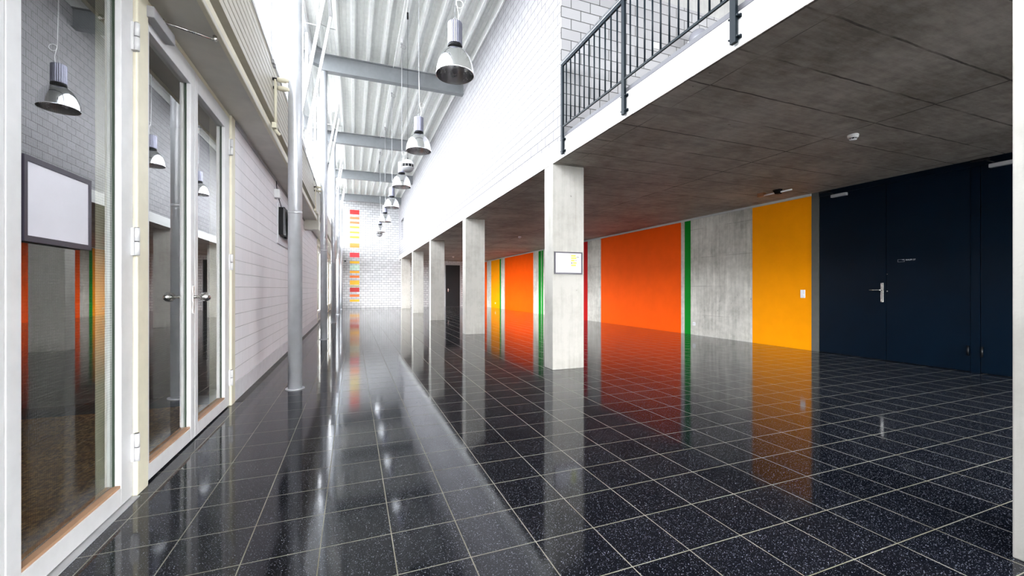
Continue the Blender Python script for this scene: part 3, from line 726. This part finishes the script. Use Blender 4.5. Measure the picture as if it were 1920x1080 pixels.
# ------------------------------------------------------------------ gallery railing
XG = 2.572
rl = empty('gallery_railing', (XG, 2.25, ZG), 'dark blue grey metal railing along the gallery edge', 'railing')
posts = [4.915, 3.575, 2.25, .92, -.41]
for y in posts:
    p = MB().box(XG - .014, XG + .014, y - .025, y + .025, 2.915, 4.08).build('post', 'rail', rl, .002)
    for z in (2.955, 3.105):
        m = MB()
        m.tube((XG + .028, y + .035, z), (XG - .012, y + .035, z), .007, 8).tube((XG + .028, y - .035, z), (XG - .012, y - .035, z), .007, 8)
        m.box(XG + .014, XG + .028, y - .045, y + .045, z - .012, z + .012)
        m.build('bolt_plate', 'rail', p).location = (0, 0, 0)
MB().box(XG - .021, XG + .021, -.45, 4.945, 4.095, 4.135).build('handrail', 'handrail', rl, .006)
MB().box(XG - .012, XG + .012, -.44, 4.935, 4.065, 4.095).build('top_bar', 'rail', rl)
MB().box(XG - .008, XG + .008, -.44, 4.935, 3.262, 3.282).build('bottom_bar', 'rail', rl)
for a, b in zip(posts, posts[1:]):
    for i in range(1, 12):
        y = a + (b - a) * i / 12
        MB().tube((XG, y, 3.275), (XG, y, 4.07), .0085, 10).build('baluster', 'rail', rl)
gl = empty('globe_lamp', (4.83, 4.9, 4.75), 'round white globe lamp on the grey gallery wall', 'lamp')
MB().lathe([(.135 * math.sin(PI * i / 16) + 1e-5, -.135 * math.cos(PI * i / 16)) for i in range(17)], (4.82, 4.84, 4.885), 32).build('globe', 'globe', gl)
MB().tube((4.82, 5.006, 4.885), (4.82, 4.96, 4.885), .06, 24).build('wall_base', 'white_plastic', gl)
sw = empty('light_switch', (4.17, 5.0, 4.68), 'white switch plate on the grey gallery brick wall', 'light switch')
MB().box(4.125, 4.215, 4.985, 5.0, 4.68, 4.77).build('cover_plate', 'white_plastic', sw, .003); MB().box(4.145, 4.195, 4.98, 4.985, 4.70, 4.75).build('rocker', 'white_plastic', sw)

# ------------------------------------------------------------------ pendant lamps
XP = .95
def pendant():
    e = empty('pendant_lamp', (0, 0, 0), '', 'pendant lamp', 'aluminium pendants down the hall')
    o_ = [(.190, 0), (.1885, .012), (.186, .05), (.179, .095), (.167, .14), (.149, .18), (.124, .217), (.096, .244), (.070, .262), (.060, .272), (.060, .285)]
    MB().lathe(o_ + [(r - .003, z) for r, z in reversed(o_)], n=56, closed=True).build('reflector_outside', 'alu', e)
    i_ = [(.1868, .002), (.1825, .05), (.1755, .095), (.1635, .14), (.1455, .178), (.1205, .214), (.0925, .24), (.05, .258), (.002, .262)]
    m = MB().lathe([(r - .0008, z) for r, z in i_], n=56)
    m.f = m.f[:-1] if False else m.f
    # drop the disc that would close the mouth
    keep = [k for k, f in enumerate(m.f) if len(f) <= 4]; m.f = [m.f[k] for k in keep]; m.sm = [m.sm[k] for k in keep]
    lab(m.build('reflector_inside', 'alu_in', e), 'darker inside of the reflector')
    MB().lathe([(.012, .255), (.018, .20), (.030, .15), (.028, .11), (.010, .09), (.002, .088)], n=20).build('bulb', 'globe', e)
    MB().lathe([(.056, .272), (.074, .278), (.074, .296), (.060, .302)], n=36).build('neck_ring', 'black', e)
    MB().lathe([(.066, .302), (.072, .306), (.072, .520), (.066, .526)], n=48, fin=.004, smooth=False).build('ballast_housing', 'canister', e)
    m = MB().box(-.012, .012, -.004, .004, .526, .55).tube((0, 0, .55), (0, 0, 2.97), .0028, 8).torus((0, 0, .565), .014, .003)
    m.build('suspension_wire', 'radgrey', e)
    m = MB().path([(.03, 0, .526), (.036, .0, .62), (.012, 0, .75), (.004, .003, 1.2), (.004, .003, 2.9), (-.01, .06, 3.13)], .003, 8).torus((.045, -.01, .72), .038, .0022, 'Y', 20, 6)
    m.build('supply_cable', 'white_plastic', e)
    c = MB().tube((-.012, 0, 2.93), (.0, 0, 3.01), .009, 10).box(-.02, .02, -.02, .02, 3.0, 3.03).torus((.05, 0, 2.95), .04, .003, 'Y', 22, 6)
    c.build('ceiling_hook', 'radgrey', e)
    MB().box(-.02, .02, -.008, .008, 3.03, 3.15).build('hook_bracket', 'white_plastic', e)
    return e
LY = [4.12, 6.60, 9.06, 11.45, 13.95, 16.55]
ll = ['nearest and largest aluminium pendant lamp', 'second aluminium pendant lamp from the camera', 'third aluminium pendant lamp, beside the nearer white ball speaker', 'fourth aluminium pendant lamp from the camera', 'fifth aluminium pendant lamp from the camera', 'farthest and smallest aluminium pendant lamp']
pd = pendant()
for i, (y, l) in enumerate(zip(LY, ll)):
    if i == 0: pd.location = (XP, y, 3.272); pd['label'] = l
    else: dup(pd, (XP, y, 3.272), l)
tag(MB().tube((XP - .06, YB + .05, 6.405), (XP - .06, YE - .05, 6.405), .009, 8).build('ceiling_cable', 'white_plastic'), 'thin pale supply cable running along the roof deck above the pendants', 'cable')

def ball(y, z, x, label, first=None):
    e = empty('pendant_speaker', (x, y, z), label, 'speaker', 'white ball speakers hung between the pendants')
    R = .125
    MB().lathe([(max(1e-4, R * math.sin(t)), -R * math.cos(t)) for t in [PI * (.56 + .44 * i / 12) for i in range(13)]], (x, y, z), 36).build('upper_shell', 'white_plastic', e)
    MB().lathe([(max(1e-4, R * .97 * math.sin(t)), -R * .97 * math.cos(t)) for t in [PI * .43 * i / 12 for i in range(13)]], (x, y, z), 36).build('lower_grille', 'radgrey', e)
    MB().lathe([(R * .90, -.030), (R * .90, .028)], (x, y, z), 36).build('dark_band', 'black', e)
    for i in range(12):
        a = 2 * PI * i / 12; MB().tube((x + .117 * math.cos(a), y + .117 * math.sin(a), z - .028), (x + .117 * math.cos(a), y + .117 * math.sin(a), z + .026), .003, 6).build('band_rib', 'white_plastic', e)
    MB().tube((x, y, z + R - .01), (x, y, z + R + .03), .012, 10).tube((x, y, z + R), (x, y, 6.50), .0025, 8).build('suspension_cable', 'black', e)
    MB().box(x - .014, x + .014, y - .014, y + .014, 6.2, 6.32).build('cable_clamp', 'black', e)
ball(8.05, 3.44, .955, 'nearer white ball speaker with dark band between the pendants')
ball(17.75, 3.36, .99, 'farther white ball speaker with dark band beyond the pendants')

# ------------------------------------------------------------------ outside, world, light, camera
struct(B(-60, 70, -60, 80, -.5, -.25).build('ground', 'ground'), 'pale paving outside the building', 'ground')
W = bpy.data.worlds.new('overcast'); S.world = W; W.use_nodes = True
nt = W.node_tree; nt.nodes.clear()
wo = nt.nodes.new('ShaderNodeOutputWorld'); bg = nt.nodes.new('ShaderNodeBackground')
tc = nt.nodes.new('ShaderNodeTexCoord'); sp = nt.nodes.new('ShaderNodeSeparateXYZ'); nt.links.new(tc.outputs['Generated'], sp.inputs[0])
n1 = nt.nodes.new('ShaderNodeTexNoise'); n1.inputs['Scale'].default_value = 2.5; n1.inputs['Detail'].default_value = 5; nt.links.new(tc.outputs['Generated'], n1.inputs['Vector'])
cr = mixc(nt, ramp(nt, n1.outputs['Fac'], .42, .62), (.86, .92, 1.0), (1, .985, .985))
nt.links.new(cr, bg.inputs[0]); nt.links.new(ramp(nt, sp.outputs[2], 0, .8, 10.0, 4.0), bg.inputs[1])
nt.links.new(bg.outputs[0], wo.inputs[0])
def portal(loc, rot, sx, sy):
    l = bpy.data.lights.new('window_portal', 'AREA'); l.shape = 'RECTANGLE'; l.size = sx; l.size_y = sy
    l.cycles.is_portal = True
    o = bpy.data.objects.new('window_portal', l); COL.objects.link(o); o.location = loc; o.rotation_euler = rot
portal((-1.03, 10.9, 4.95), (0, -PI / 2, 0), 2.9, 30.8)
portal(((XL + XC0) / 2, YB - .2, 3.05), (-PI / 2, 0, 0), 3.5, 6.1)
portal((5.36, YB - .2, 1.4), (-PI / 2, 0, 0), 4.75, 2.8)
portal(((VX0 + XL - .2) / 2, -.55, 1.25), (-PI / 2, 0, 0), 2.3, 2.5)
portal((XL - .25, 20.2, 1.4), (0, -PI / 2, 0), 2.1, 9.4)
portal((XR + .2, .25, 5.55), (0, PI / 2, 0), 1.1, 8.7)

cd = bpy.data.cameras.new('camera'); co = bpy.data.objects.new('camera', cd); COL.objects.link(co)
cd.sensor_fit = 'HORIZONTAL'; cd.sensor_width = 36; cd.lens = 36 * 783.6 / 1920
cd.shift_x = -8.2 / 1920; cd.shift_y = 1.5 / 1920; cd.clip_start = .05
co.location = (0, 0, 1.138); co.rotation_euler = (PI / 2, 0, -.3725)
S.camera = co
vs = S.view_settings; vs.view_transform = 'Standard'; vs.look = 'None'; vs.gamma = 1; vs.exposure = 2.6; vs.use_curve_mapping = False
S.cycles.use_denoising = True
S.cycles.max_bounces = 12; S.cycles.diffuse_bounces = 8; S.cycles.glossy_bounces = 6; S.cycles.transparent_max_bounces = 16
S.cycles.sample_clamp_indirect = 8
